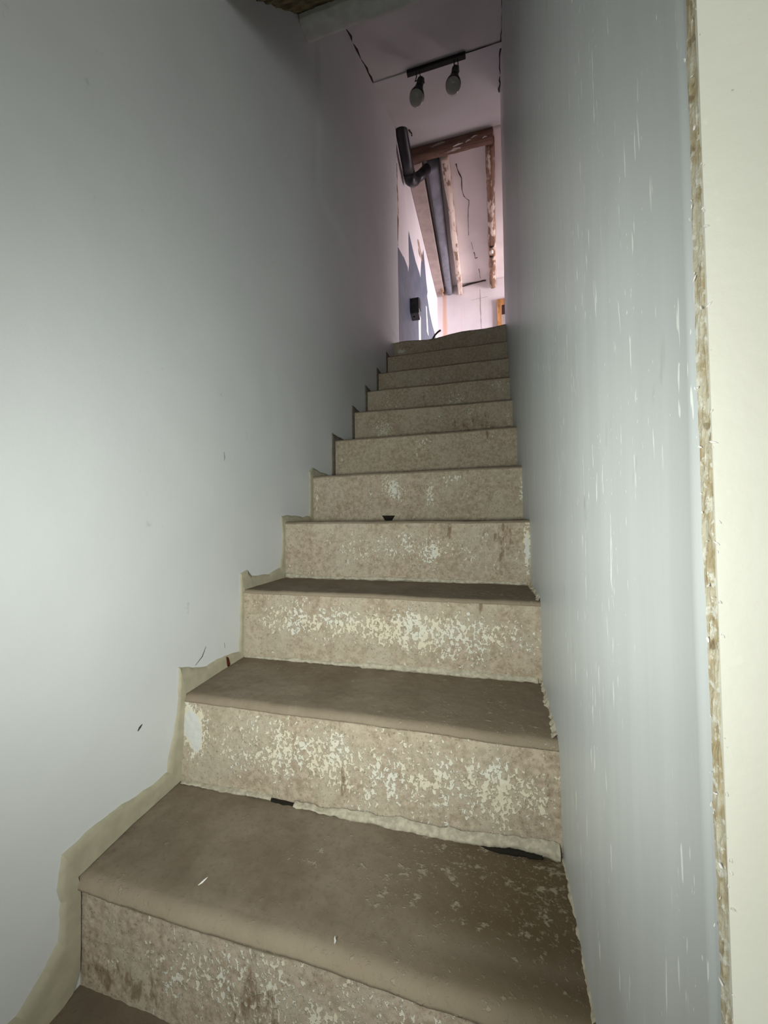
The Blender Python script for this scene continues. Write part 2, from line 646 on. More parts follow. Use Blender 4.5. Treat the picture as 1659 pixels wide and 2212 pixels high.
def crack(name, pts, r, mat, parent):
    bm = bmesh.new()
    P = []
    for a, b in zip(pts, pts[1:]):
        a, b = Vector(a), Vector(b)
        n = max(2, int((b - a).length / 0.05))
        for i in range(n):
            q = a.lerp(b, i / n)
            if i:
                q += Vector((random.uniform(-1, 1), random.uniform(-1, 1), 0)) * r * 1.2
            P.append(q)
    P.append(Vector(pts[-1]))
    tube(bm, P, [r * random.uniform(0.5, 1.3) for _ in P], 5)
    return from_bm(name, bm, mat, parent)


crack('crack', [(0.006, 1.55, Z(1.55)), (0.006, 1.85, Z(1.85)), (0.006, 2.13, Z(2.13))], 0.006, M_CRACK, SC)
crack('crack', [(0.006, 2.16, Z(2.16)), (0.006, 2.8, Z(2.8))], 0.002, M_CRACK, SC)
crack('crack', [(0.820, 1.7, Z(1.7) - 0.003), (0.823, 2.14, Z(2.14) - 0.003)], 0.003, M_CRACK, SC)
crack('crack', [(0.825, 2.2, Z(2.2) - 0.004), (0.829, 2.45, Z(2.45) - 0.004), (0.829, 2.7, Z(2.7) - 0.006)], 0.006, M_CRACK, SC)
crack('crack', [(0.60, 2.141, Z(2.14) - 0.004), (0.83, 2.141, Z(2.14) - 0.004)], 0.0025, M_CRACK, SC)

# attic room at the head of the stairs
XL, YF, ZC = -0.03, 5.672, 4.41
AL = struct(box('wall_attic_left', -0.28, XL, 2.82, YF, 2.05, 4.5, M_ATTIC))
struct(box('wall_attic_far', -0.28, 3.1, YF, YF + 0.15, 2.05, 4.5, M_FAR))
bm = bmesh.new()
add_box(bm, 3.0, 3.1, 2.72, 4.25, 2.05, 4.5)
add_box(bm, 3.0, 3.1, 5.50, YF, 2.05, 4.5)
add_box(bm, 3.0, 3.1, 4.25, 5.50, 2.05, 2.45)
add_box(bm, 3.0, 3.1, 4.25, 5.50, 3.75, 4.5)
struct(from_bm('wall_attic_right', bm, M_ATTIC))
struct(box('wall_attic_near', 0.955, 3.1, 2.60, 2.72, 2.05, 4.5, M_ATTIC))
struct(box('ceiling_attic_side', 0.87, 3.0, 2.72, 3.35, ZC, 4.5, M_ATTIC))
bm = bmesh.new()
for (a, b, c, d) in ((4.25, 4.31, 2.45, 3.75), (5.44, 5.50, 2.45, 3.75), (4.31, 5.44, 2.45, 2.51), (4.31, 5.44, 3.69, 3.75), (4.85, 4.90, 2.51, 3.69)):
    add_box(bm, 3.0, 3.06, a, b, c, d)
struct(from_bm('window_1', bm, M_DOORWOOD))


def att_ceil(u, v):
    x = -0.03 + 3.03 * u
    y = 3.35 + (YF - 3.35) * v
    return (x, y, ZC - 0.012 * max(0, min(1, (y - 4.9) * 8)) + 0.010 * fbm((x, y, 0), 2.5, 3, 31))


AC = struct(slab_grid('ceiling_attic', att_ceil, 120, 60, (0, 0, 0.12), M_ATTIC))
cz = lambda p: (p[0], p[1], ZC + 0.010 * fbm((p[0], p[1], 0), 2.5, 3, 31) - 0.001 - 0.012 * max(0, min(1, (p[1] - 4.9) * 8)))
crack('crack', [cz(p) for p in [(0.437, 3.626), (0.452, 3.722), (0.479, 3.804), (0.473, 3.95)]], 0.005, M_CRACK, AC)
crack('crack', [cz(p) for p in [(0.473, 3.95), (0.486, 4.048), (0.537, 4.128), (0.514, 4.364)]], 0.003, M_CRACK, AC)
crack('crack', [cz(p) for p in [(0.514, 4.364), (0.502, 4.673)]], 0.003, M_CRACK, AC)
crack('crack', [cz(p) for p in [(0.529, 4.809), (0.545, 4.95)]], 0.002, M_CRACK, AC)
crack('crack', [cz(p) for p in [(0.555, 5.00), (0.564, 5.123), (0.60, 5.12)]], 0.005, M_CRACK, AC)
crack('crack', [cz(p) for p in [(0.606, 5.359), (0.625, 5.6)]], 0.003, M_CRACK, AC)
crack('crack', [(0.36, YF - 0.004, 4.365), (0.5, YF - 0.004, 4.385), (0.62, YF - 0.004, 4.395), (0.70, YF - 0.004, 4.40)], 0.010, M_CRACK, AC)
FW = bpy.data.objects['wall_attic_far']
crack('crack', [(0.615, YF - 0.0005, 4.28), (0.62, YF - 0.0005, 3.9), (0.63, YF - 0.0005, 3.4)], 0.0022, M_GREYBEAM, FW)
crack('crack', [(0.48, YF - 0.0005, 4.135), (0.72, YF - 0.0005, 4.15)], 0.0015, M_GREYBEAM, FW)


def patch(name, pts, mat, parent, x=XL, th=0.002):
    return extrude_poly(name, pts, 0, x - 0.004, x + th, mat, parent)


# slate blue paint left on the attic wall, with white tongues of plaster running down into it
BL = [(2.83, 2.2), (2.83, 3.16), (3.19, 3.255), (3.22, 3.27), (3.40, 3.285), (3.43, 3.245), (3.475, 3.365), (3.46, 3.62), (3.475, 3.70),
      (3.66, 3.66), (3.83, 3.63), (4.07, 3.65), (4.14, 3.63), (4.22, 3.90), (4.38, 4.13), (4.47, 4.02), (4.57, 3.86), (4.66, 3.78), (4.68, 3.79),
      (4.62, 3.69), (4.69, 3.66), (4.84, 3.58), (5.06, 3.54), (5.33, 3.53), (5.44, 3.50), (5.55, 2.2)]
patch('blue_paint', BL, M_BLUE, AL)
patch('bare_patch', [(3.98, 3.98), (4.06, 4.03), (4.30, 3.97), (4.27, 3.90), (4.05, 3.86)], M_RAFTB, AL, th=0.004)
patch('bare_patch', [(2.90, 3.75), (2.98, 3.95), (3.02, 3.5), (2.97, 3.2), (2.92, 3.3)], M_RAFTB, AL, th=0.004)
patch('white_run', [(3.98, 2.2), (3.95, 3.02), (4.02, 3.15), (4.10, 3.14), (4.06, 2.2)], M_WHITE, AL, th=0.004)
patch('white_run', [(4.55, 3.2), (4.50, 3.50), (4.56, 3.52), (4.68, 3.2)], M_WHITE, AL, th=0.004)

# door in the far wall
D = empty('door_1', (1.2, YF, 2.2))
struct(D)
bm = bmesh.new()
add_box(bm, 0.85, 0.915, YF - 0.035, YF - 0.001, 2.2, 3.98, 0.004)
add_box(bm, 1.55, 1.615, YF - 0.035, YF - 0.001, 2.2, 3.98, 0.004)
from_bm('door_frame', bm, M_DOORWOOD, D)
box('door_head', 0.85, 1.615, YF - 0.04, YF - 0.001, 3.98, 4.065, M_DOORWOOD, D, 0.004)
box('door_panel', 0.915, 1.55, YF - 0.012, YF - 0.001, 2.2, 3.84, M_DOORGREY, D)
box('glass', 0.915, 1.55, YF - 0.014, YF - 0.001, 3.84, 3.98, M_DOORDARK, D)

# ------------------------------------------------------------------ staircase
ST = empty('staircase', (0.41, 0.245, 0.0))
tag(ST, 'narrow steep concrete staircase with flaking painted risers between two walls', 'staircase')
# front edge of every tread: y left, z left, y right, z right; z at the back of the tread left/right
TF = {1: (0.245, 0.189, 0.240, 0.187), 2: (0.491, 0.399, 0.491, 0.398), 3: (0.722, 0.607, 0.722, 0.603), 4: (0.961, 0.804, 0.961, 0.800),
      5: (1.190, 0.993, 1.190, 0.996), 6: (1.431, 1.191, 1.431, 1.193), 7: (1.709, 1.401, 1.709, 1.392), 8: (1.944, 1.592, 1.944, 1.588),
      9: (2.192, 1.793, 2.192, 1.795), 10: (2.442, 2.008, 2.442, 2.010), 11: (2.648, 2.200, 2.648, 2.224)}
TB = {0: (-0.003, -0.003), 1: (0.207, 0.205), 2: (0.411, 0.411), 3: (0.608, 0.606), 4: (0.804, 0.800), 5: (0.994, 0.997), 6: (1.192, 1.194),
      7: (1.401, 1.393), 8: (1.593, 1.589), 9: (1.794, 1.796), 10: (2.009, 2.011), 11: (2.200, 2.210)}
XR = lambda y: wx(y) + 0.004


def edge(k, x):
    f = x / W
    yl, zl, yr, zr = TF[k]
    y = yl + (yr - yl) * f
    z = zl + (zr - zl) * f
    wob = fbm((x, k * 3.1, 0), 5, 3, 41)
    amp = 0.0022 if k > 1 else 0.004
    z += amp * wob
    y += amp * 0.8 * fbm((x, k * 1.7, 4), 6, 3, 42)
    if k == 11:
        z += -0.011 * math.exp(-((x - 0.28) / 0.14) ** 2) + 0.004 * math.sin(x * 16)
    return y, z


NOSE = {1: 0.022, 2: 0.016, 3: 0.010}
PAINT = {}  # riser: list of (x, z, rx, rz, gain)
PAINT[1] = [(0.6, 0.10, 0.40, 0.10, 0.42), (0.25, 0.1, 0.25, 0.07, 0.25)]
PAINT[2] = [(0.42, 0.30, 0.45, 0.085, 0.52), (0.022, 0.335, 0.034, 0.05, 1.1), (0.045, 0.295, 0.016, 0.035, 0.75), (0.72, 0.29, 0.12, 0.09, 0.22), (0.3, 0.32, 0.15, 0.05, 0.14)]
PAINT[3] = [(0.40, 0.525, 0.32, 0.055, 0.62), (0.64, 0.50, 0.18, 0.075, 0.35), (0.14, 0.54, 0.10, 0.05, 0.3), (0.1, 0.42, 0.6, 0.02, 0.1)]
PAINT[4] = [(0.30, 0.71, 0.20, 0.07, 0.42), (0.52, 0.71, 0.12, 0.06, 0.38), (0.70, 0.70, 0.1, 0.08, 0.30), (0.05, 0.63, 0.07, 0.03, 0.42), (0.812, 0.72, 0.010, 0.08, 1.1), (0.53, 0.70, 0.016, 0.035, 0.4)]
PAINT[5] = [(0.335, 0.945, 0.045, 0.04, 0.62), (0.35, 0.91, 0.03, 0.03, 0.5), (0.49, 0.91, 0.020, 0.05, 0.62), (0.58, 0.96, 0.05, 0.02, 0.42), (0.815, 0.90, 0.008, 0.08, 0.6), (0.022, 0.9, 0.008, 0.09, 0.5), (0.3, 0.87, 0.3, 0.07, 0.17), (0.65, 0.93, 0.15, 0.05, 0.2)]
PAINT[6] = [(0.43, 1.14, 0.06, 0.04, 0.36), (0.66, 1.15, 0.10, 0.04, 0.30), (0.035, 1.08, 0.016, 0.08, 0.5), (0.4, 1.08, 0.4, 0.06, 0.10)]
PAINT[7] = [(0.12, 1.29, 0.05, 0.05, 0.5), (0.19, 1.30, 0.04, 0.06, 0.55), (0.46, 1.33, 0.025, 0.06, 0.5), (0.53, 1.22, 0.07, 0.02, 0.62), (0.61, 1.35, 0.03, 0.025, 0.6), (0.67, 1.37, 0.03, 0.02, 0.45), (0.8, 1.28, 0.010, 0.08, 0.6), (0.01, 1.25, 0.02, 0.06, 0.4)]
PAINT[8] = [(0.15, 1.49, 0.12, 0.06, 0.36), (0.53, 1.50, 0.13, 0.06, 0.46), (0.75, 1.55, 0.05, 0.04, 0.5)]
PAINT[9] = [(0.03, 1.66, 0.02, 0.05, 0.5), (0.4, 1.71, 0.2, 0.06, 0.32)]
PAINT[10] = [(0.3, 1.9, 0.2, 0.05, 0.2)]
PAINT[11] = [(0.06, 2.125, 0.028, 0.016, 1.4)]
STAIN = {4: [(0.745, 0.755, 0.03, 0.05, 0.62), (0.745, 0.68, 0.020, 0.05, 0.5), (0.69, 0.77, 0.012, 0.03, 0.35), (0.58, 0.77, 0.012, 0.04, 0.5)], 1: [(0.35, 0.06, 0.06, 0.08, 0.45), (0.1, 0.03, 0.1, 0.03, 0.5)],
         3: [(0.68, 0.585, 0.006, 0.03, 0.7)], 2: [(0.405, 0.27, 0.006, 0.03, 0.7), (0.8, 0.33, 0.01, 0.05, 0.5)], 7: [(0.62, 1.3, 0.2, 0.09, 0.30)], 6: [(0.70, 1.17, 0.006, 0.03, 0.7)],
         8: [(0.36, 1.5, 0.05, 0.08, 0.3)]}


def gsum(lst, x, z):
    return sum(g * math.exp(-((x - a) / rx) ** 2 - ((z - b) / rz) ** 2) for a, b, rx, rz, g in lst)


for k in range(1, 12):
    near = k <= 4
    nx = 260 if near else (170 if k <= 7 else 110)
    nose = NOSE.get(k, 0.008)
    # tread with its rounded nosing
    nd = 60 if k <= 2 else (34 if near else 14)
    rowsn = 8
    vs, wear, noz = [], [], []
    for i in range(nx):
        u = i / (nx - 1)
        for j in range(nd + rowsn):
            yf, zf = edge(k, u * W)
            x = -0.002 + u * (XR(yf) + 0.002)
            fx = x / W
            ybk = TF[k + 1][0] + 0.02 if k < 11 else 3.2
            zb = TB[k][0] + (TB[k][1] - TB[k][0]) * fx
            n_ = 0.0
            if j < nd:
                t = j / (nd - 1)
                y = ybk + (yf + nose - ybk) * t
                z = zb + (zf - zb) * (t ** 1.5)
                n_ = max(0.0, 1 - (y - yf - nose) / 0.02) if near else 0
                n_ *= 0.35
            else:
                a = (j - nd + 1) / rowsn * math.pi / 2
                y = yf + nose - nose * math.sin(a)
                z = zf - nose + nose * math.cos(a)
                n_ = 0.35 + 0.65 * math.sin(a)
            d = 0.0016 * fbm((x, y, k), 11, 4, 51) + 0.0007 * fbm((x, y, k), 60, 3, 52)
            z += d if j < nd else d * 0.6
            if j >= nd:
                y += 0.0012 * fbm((x, z, k), 40, 3, 53)
            vs.append((x, y, z))
            ww = 0.0
            if k == 1:
                ww = 0.12 + 0.68 * max(0, min(1, (x - 0.40) / 0.34)) - 0.25 * max(0, 1 - abs(y - 0.3) / 0.04)
            if k in (2, 3):
                ww = 0.10 + 0.34 * max(0, min(1, (x - 0.35) / 0.35))
            wear.append(ww)
            noz.append(n_ * (1.0 if k == 1 else (0.55 if k <= 3 else 0.3)))
    nv = nd + rowsn
    F = grid_faces(nx, nv)
    # close underneath
    n0 = len(vs)
    for i in range(nx):
        a = vs[i * nv]
        b = vs[i * nv + nv - 1]
        vs.append((a[0], a[1], b[2] - 0.002))
        wear.append(0)
        noz.append(0)
    for i in range(nx - 1):
        F.append((i * nv, n0 + i, n0 + i + 1, (i + 1) * nv))
        F.append((i * nv + nv - 1, (i + 1) * nv + nv - 1, n0 + i + 1, n0 + i))
    F.append([i for i in range(nv)] + [n0])
    F.append([(nx - 1) * nv + i for i in range(nv)][::-1] + [n0 + nx - 1][:0] + [n0 + nx - 1])
    step = link('step', vs, F, M_TREAD, ST, smooth=True, attrs={'wear': wear, 'nose': noz})
    if k == 1:
        step['label'] = 'lowest tread, worn dark brown'
    # riser below it
    nh = 70 if near else 36
    vs, pa, sa = [], [], []
    for i in range(nx):
        u = i / (nx - 1)
        yf, zf = edge(k, u * W)
        x = -0.002 + u * (XR(yf) + 0.002)
        zb = TB[k - 1][0] + (TB[k - 1][1] - TB[k - 1][0]) * (x / W) - 0.012
        for j in range(nh):
            t = j / (nh - 1)
            z = (zf - nose * 0.95) + (zb - zf + nose * 0.95) * t
            y = yf + 0.0005 + 0.0022 * fbm((x, k * 2, z), 8, 3, 61) * min(1, t * 6)
            amp = gsum(PAINT.get(k, []), x, z)
            y += 0.0010 * fbm((x, k, z), 75, 3, 62) * min(1, t * 8)
            if k == 2:
                y -= 0.012 * t
            if k == 1:
                y += 0.009 * min(1, t * 14) + 0.003 * fbm((x, 7, 0), 9, 3, 63)
            vs.append((x, y, z))
            pa.append(amp)
            sa.append(gsum(STAIN.get(k, []), x, z))
    F = grid_faces(nx, nh)
    n0 = len(vs)
    bd = [i * nh for i in range(nx)], [i * nh + nh - 1 for i in range(nx)]
    for i in range(nx):
        a, b = vs[i * nh], vs[i * nh + nh - 1]
        vs += [(a[0], a[1] + 0.02, a[2]), (b[0], b[1] + 0.02, b[2])]
        pa += [0, 0]
        sa += [0, 0]
    for i in range(nx - 1):
        F.append((i * nh, (i + 1) * nh, n0 + 2 * i + 2, n0 + 2 * i))
        F.append((i * nh + nh - 1, n0 + 2 * i + 1, n0 + 2 * i + 3, (i + 1) * nh + nh - 1))
        F.append((n0 + 2 * i, n0 + 2 * i + 2, n0 + 2 * i + 3, n0 + 2 * i + 1))
    rs = link('riser', vs, F, M_RISER, step, smooth=True, attrs={'paint': pa, 'stain': sa})
    rs.matrix_parent_inverse = Matrix.Identity(4)
    if k == 2:
        R2 = step


# children of a step keep world coordinates through the step's own identity matrix
def strip(name, pts_low, pts_up, y, dep, mat, parent, amp=0.002, seed=0):
    """irregular mortar strip along the foot of a riser: outlines in x,z, protruding towards -y"""
    def res(P, n):
        out = []
        for i in range(n):
            x = P[0][0] + (P[-1][0] - P[0][0]) * i / (n - 1)
            for a, b in zip(P, P[1:]):
                if a[0] <= x <= b[0] + 1e-6:
                    out.append((x, a[1] + (b[1] - a[1]) * (x - a[0]) / max(1e-6, b[0] - a[0])))
                    break
        return out
    n = 160
    A, B = res(pts_low, n), res(pts_up, n)
    nt = 6
    vs = []
    for i in range(n):
        for j in range(nt):
            t = j / (nt - 1)
            x = A[i][0]
            z0 = A[i][1] + amp * 0.8 * fbm((x, 0, 1), 45, 3, seed)
            z1 = B[i][1] + amp * fbm((x, 0, 5), 30, 3, seed + 1)
            z = z0 + (z1 - z0) * t
            yy = y - dep * math.sin(math.pi * min(1, 0.15 + t * 0.85)) ** 0.6 - 0.002 * fbm((x, 0, z), 70, 3, seed + 2)
            if j == nt - 1:
                yy = y + 0.004
            vs.append((x, yy, z))
    F = grid_faces(n, nt)
    n0 = len(vs)
    for i in range(n):
        vs.append((A[i][0], y + 0.01, A[i][1] - 0.004))
    for i in range(n - 1):
        F.append((i * nt, n0 + i, n0 + i + 1, (i + 1) * nt))
    o = link(name, vs, F, mat, parent, smooth=True)
    return o


def child(o, p):
    o.parent = p
    o.matrix_parent_inverse = p.matrix_parent_inverse.copy() if False else Matrix.Identity(4)
    return o


child(strip('mortar_strip', [(0.012, 0.205), (0.145, 0.205), (0.245, 0.207)], [(0.012, 0.211), (0.145, 0.212), (0.245, 0.216)], 0.478, 0.007, M_MORTAR2, None, 0.003, 71), R2)
child(strip('mortar_strip', [(0.30, 0.206), (0.417, 0.203), (0.514, 0.199), (0.604, 0.198), (0.70, 0.206), (0.75, 0.211), (0.815, 0.204)],
            [(0.30, 0.211), (0.418, 0.216), (0.514, 0.218), (0.605, 0.218), (0.69, 0.223), (0.77, 0.228), (0.815, 0.230)], 0.474, 0.008, M_MORTAR2, None, 0.005, 75), R2)
child(strip('gap', [(0.245, 0.203), (0.30, 0.203)], [(0.245, 0.210), (0.30, 0.2085)], 0.474, 0.003, M_GAP, None, 0.001, 79), R2)
child(strip('gap', [(0.655, 0.196), (0.72, 0.199), (0.785, 0.205)], [(0.655, 0.203), (0.72, 0.211), (0.785, 0.210)], 0.466, 0.004, M_GAP, None, 0.002, 82), R2)
S3 = [o for o in ST.children if o.name.startswith('step')]
S3.sort(key=lambda o: o.data.vertices[0].co.y)
child(strip('mortar_strip', [(0.01, 0.410), (0.4, 0.411), (0.81, 0.411)], [(0.01, 0.416), (0.3, 0.421), (0.5, 0.428), (0.81, 0.424)], 0.722, 0.006, M_MORTAR2, None, 0.004, 85), S3[2])
child(strip('mortar_strip', [(0.01, 0.608), (0.4, 0.608), (0.81, 0.606)], [(0.01, 0.625), (0.1, 0.618), (0.5, 0.619), (0.81, 0.616)], 0.960, 0.005, M_MORTAR2, None, 0.004, 88), S3[3])
# black plate painted as the shade inside a chipped hole, foot of the fifth riser
o = extrude_poly('chipped_hole_shade', [(0.300, 0.8255), (0.350, 0.8245), (0.338, 0.806), (0.312, 0.806)], 1, 1.183, 1.195, M_GAP, None)
child(o, S3[4])


# ------------------------------------------------------------------ mortar skirting on the left wall, following the steps
def band(outer, inner, x, th, mat, name, seedv):
    """closed strip between two outlines on the wall plane"""
    def dense(P):
        out = []
        for a, b in zip(P, P[1:]):
            n = max(1, int(math.dist(a, b) / 0.012))
            for i in range(n):
                out.append((a[0] + (b[0] - a[0]) * i / n, a[1] + (b[1] - a[1]) * i / n))
        out.append(P[-1])
        return out

    def resamp(P, n):
        D = [0]
        for a, b in zip(P, P[1:]):
            D.append(D[-1] + math.dist(a, b))
        out, j = [], 0
        for i in range(n):
            s = D[-1] * i / (n - 1)
            while j < len(D) - 2 and D[j + 1] < s:
                j += 1
            f = (s - D[j]) / max(1e-9, D[j + 1] - D[j])
            out.append((P[j][0] + (P[j + 1][0] - P[j][0]) * f, P[j][1] + (P[j + 1][1] - P[j][1]) * f))
        return out
    vs, F = [], []
    # paired key points -> matched segments
    for (o0, o1, i0, i1) in zip(outer, outer[1:], inner, inner[1:]):
        n = max(3, int(max(math.dist(o0, o1), math.dist(i0, i1)) / 0.006))
        base = len(vs)
        for a in range(n + 1):
            f = a / n
            oy, oz = o0[0] + (o1[0] - o0[0]) * f, o0[1] + (o1[1] - o0[1]) * f
            iy, iz = i0[0] + (i1[0] - i0[0]) * f, i0[1] + (i1[1] - i0[1]) * f
            oy += 0.0035 * fbm((oy, oz, 0), 22, 3, seedv)
            oz += 0.0035 * fbm((oy, oz, 3), 22, 3, seedv + 1)
            for t in (0.0, 0.06, 0.35, 0.7, 1.0):
                y, z = oy + (iy - oy) * t, oz + (iz - oz) * t
                xx = -0.004 if t == 0 else x + th * (0.7 + 0.5 * t) + 0.0008 * fbm((y, z, 0), 40, 3, seedv + 2)
                vs.append((xx, y, z))
        for a in range(n):
            for t in range(4):
                F.append((base + a * 5 + t, base + (a + 1) * 5 + t, base + (a + 1) * 5 + t + 1, base + a * 5 + t + 1))
    return link(name, vs, F, mat, None, smooth=True)


OUT = [(0.05, 0.062), (0.157, 0.060), (0.195, 0.085), (0.219, 0.110), (0.220, 0.169), (0.215, 0.194), (0.221, 0.245), (0.26, 0.250), (0.331, 0.253), (0.407, 0.244), (0.444, 0.245),
       (0.452, 0.290), (0.470, 0.345), (0.478, 0.400), (0.479, 0.466), (0.569, 0.437), (0.604, 0.443), (0.700, 0.436),
       (0.708, 0.500), (0.708, 0.573), (0.711, 0.655), (0.74, 0.664), (0.759, 0.641), (0.861, 0.634), (0.925, 0.650),
       (0.945, 0.70), (0.945, 0.768), (0.939, 0.826), (0.984, 0.832), (1.10, 0.825), (1.160, 0.83), (1.165, 0.90), (1.16, 1.01), (1.19, 1.03), (1.28, 1.02), (1.40, 1.015)]
INN = [(0.05, -0.01), (0.20, -0.01), (0.24, 0.0), (0.252, 0.03), (0.252, 0.150), (0.250, 0.175), (0.247, 0.189), (0.275, 0.192), (0.35, 0.200), (0.43, 0.204), (0.485, 0.207),
       (0.490, 0.25), (0.492, 0.32), (0.494, 0.380), (0.496, 0.399), (0.575, 0.404), (0.62, 0.407), (0.728, 0.411),
       (0.728, 0.480), (0.726, 0.56), (0.724, 0.606), (0.75, 0.606), (0.775, 0.606), (0.87, 0.606), (0.965, 0.606),
       (0.966, 0.68), (0.965, 0.75), (0.963, 0.803), (0.99, 0.803), (1.11, 0.802), (1.195, 0.802), (1.196, 0.89), (1.192, 0.992), (1.21, 0.992), (1.30, 0.992), (1.435, 0.99)]
BBL = struct(band(OUT, INN, 0.0005, 0.0045, M_MORTAR, 'baseboard_left', 91))
OUT2, INN2 = [(1.40, 1.015)], [(1.435, 0.99)]
for k in range(6, 11):
    y0, z0 = TF[k][0], TF[k][1]
    y1 = TF[k + 1][0]
    OUT2 += [(y0 - 0.026, z0 - 0.08), (y0 - 0.026, z0 + 0.03), (y0 + 0.05, z0 + 0.028), (y1 - 0.03, z0 + 0.026)]
    INN2 += [(y0 + 0.004, z0 - 0.06), (y0 + 0.004, z0 - 0.002), (y0 + 0.06, z0 - 0.002), (y1 + 0.004, z0 - 0.002)]
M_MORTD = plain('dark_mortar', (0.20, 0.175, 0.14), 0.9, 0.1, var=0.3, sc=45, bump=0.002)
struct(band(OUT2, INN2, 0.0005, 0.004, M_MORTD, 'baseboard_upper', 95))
# rusty chip in the skirting
o = extrude_poly('rust_chip', [(0.642, 0.437), (0.648, 0.432), (0.655, 0.413), (0.650, 0.406), (0.644, 0.412)], 0, 0.003, 0.0075, M_RUST, BBL)
# dark scratches low on the left wall
WL = bpy.data.objects['wall_left']


def scratch(name, pts, r, mat, parent):
    bm = bmesh.new()
    tube(bm, pts, [r * 0.4] + [r] * (len(pts) - 2) + [r * 0.4], 5)
    return from_bm(name, bm, mat, parent)


scratch('scratch', [(0.0, 0.532, 0.452), (0.0, 0.556, 0.466), (0.0, 0.569, 0.487)], 0.0009, M_CRACK, WL)
scratch('scratch', [(0.0, 0.37, 0.375), (0.0, 0.374, 0.380), (0.0, 0.380, 0.384)], 0.0022, M_CRACK, WL)
scratch('scratch', [(0.0, 0.640, 0.475), (0.0, 0.643, 0.460)], 0.0009, M_CRACK, WL)
scratch('scratch', [(0.0, 0.64, 1.0), (0.0, 0.642, 0.985), (0.0, 0.641, 0.975)], 0.0016, M_GREYBEAM, WL)

# mortar fillet at the foot of the right wall
def foot(k):
    y0 = TF[k][0] + 0.012
    y1 = TF[k + 1][0]
    z0, z1 = TF[k][3], TB[k][1]
    vs = []
    n, q = 130, (0.55 if k == 1 else 1.0)
    for i in range(n):
        t = i / (n - 1)
        y = y0 + (y1 - y0) * t
        z = z0 + (z1 - z0) * t
        h = q * (0.019 + 0.009 * fbm((y, 0, k), 26, 4, 97))
        dp = q * (0.013 + 0.010 * fbm((y, 3, k), 30, 4, 98))
        for j in range(9):
            s = j / 8
            a = s * math.pi / 2
            x = W + 0.004 - (dp + 0.004) * (1 - math.cos(a)) ** 0.8
            zz = z - 0.004 + (h + 0.004) * (1 - math.sin(a)) ** 0.8
            b = 0.0028 * q * fbm((y, s * 0.03, k), 75, 4, 99) * math.sin(a * 2)
            vs.append((x - b, y, zz + b))
    return vs, grid_faces(n, 9)


V, Fc = [], []
for k in (1, 2, 3):
    a, b = foot(k)
    off = len(V)
    V += a
    Fc += [tuple(i + off for i in f) for f in b]
struct(link('baseboard_right', V, Fc, M_MORTAR2, None, smooth=True))

# ------------------------------------------------------------------ beams and rafters
BM = tag(empty('wooden_beam', (0.41, 3.29, 4.23)), 'brown wooden beam with flaking paint spanning the head of the stairs', 'beam')


def timber(name, x0, x1, y0, y1, z0, z1, mat, parent, axis, n=60, amp=0.006, rnd=0.25, seed=0, taper=None):
    """long timber with rounded, hewn edges running along axis 0 or 1"""
    vs = []
    ns = 16
    for i in range(n):
        t = i / (n - 1)
        for k in range(ns):
            a = 2 * math.pi * k / ns + math.pi / ns
            c, s = math.cos(a), math.sin(a)
            p = 2.0 / (2.0 + (1 - rnd) * 8)
            c = math.copysign(abs(c) ** p, c)
            s = math.copysign(abs(s) ** p, s)
            if axis == 1:
                xx0 = x0 + (taper[0] * t if taper else 0)
                xx1 = x1 + (taper[1] * t if taper else 0)
                P = Vector(((xx0 + xx1) / 2 + c * (xx1 - xx0) / 2, y0 + (y1 - y0) * t, (z0 + z1) / 2 + s * (z1 - z0) / 2))
                P.x += amp * fbm((t * 3, c, s), 1.6, 4, seed)
                P.z += amp * fbm((t * 3, c, s), 1.9, 4, seed + 1)
            else:
                P = Vector((x0 + (x1 - x0) * t, (y0 + y1) / 2 + c * (y1 - y0) / 2, (z0 + z1) / 2 + s * (z1 - z0) / 2))
                P.y += amp * fbm((t * 3, c, s), 1.6, 4, seed)
                P.z += amp * fbm((t * 3, c, s), 1.9, 4, seed + 1)
            vs.append(P)
    F = [(i * ns + k, (i + 1) * ns + k, (i + 1) * ns + (k + 1) % ns, i * ns + (k + 1) % ns) for i in range(n - 1) for k in range(ns)]
    F.append(list(range(ns)))
    F.append([(n - 1) * ns + k for k in range(ns)][::-1])
    return link(name, vs, F, mat, parent, smooth=True)


timber('beam_body', 0.035, 0.79, 3.252, 3.330, 4.228, 4.335, M_BEAM, BM, 0, 60, 0.004, 0.12, 101)
for (a, b, c, d) in ((0.44, 0.53, 4.228, 4.238), (0.55, 0.60, 4.238, 4.250), (0.60, 0.66, 4.262, 4.275), (0.70, 0.74, 4.235, 4.24)):
    bm = bmesh.new()
    tube(bm, [(a, 3.2525, c), ((a + b) / 2, 3.2515, (c + d) / 2 + 0.004), (b, 3.2525, d)], [0.003, 0.006, 0.002], 6)
    from_bm('paint_flake', bm, M_WHITE, BM)

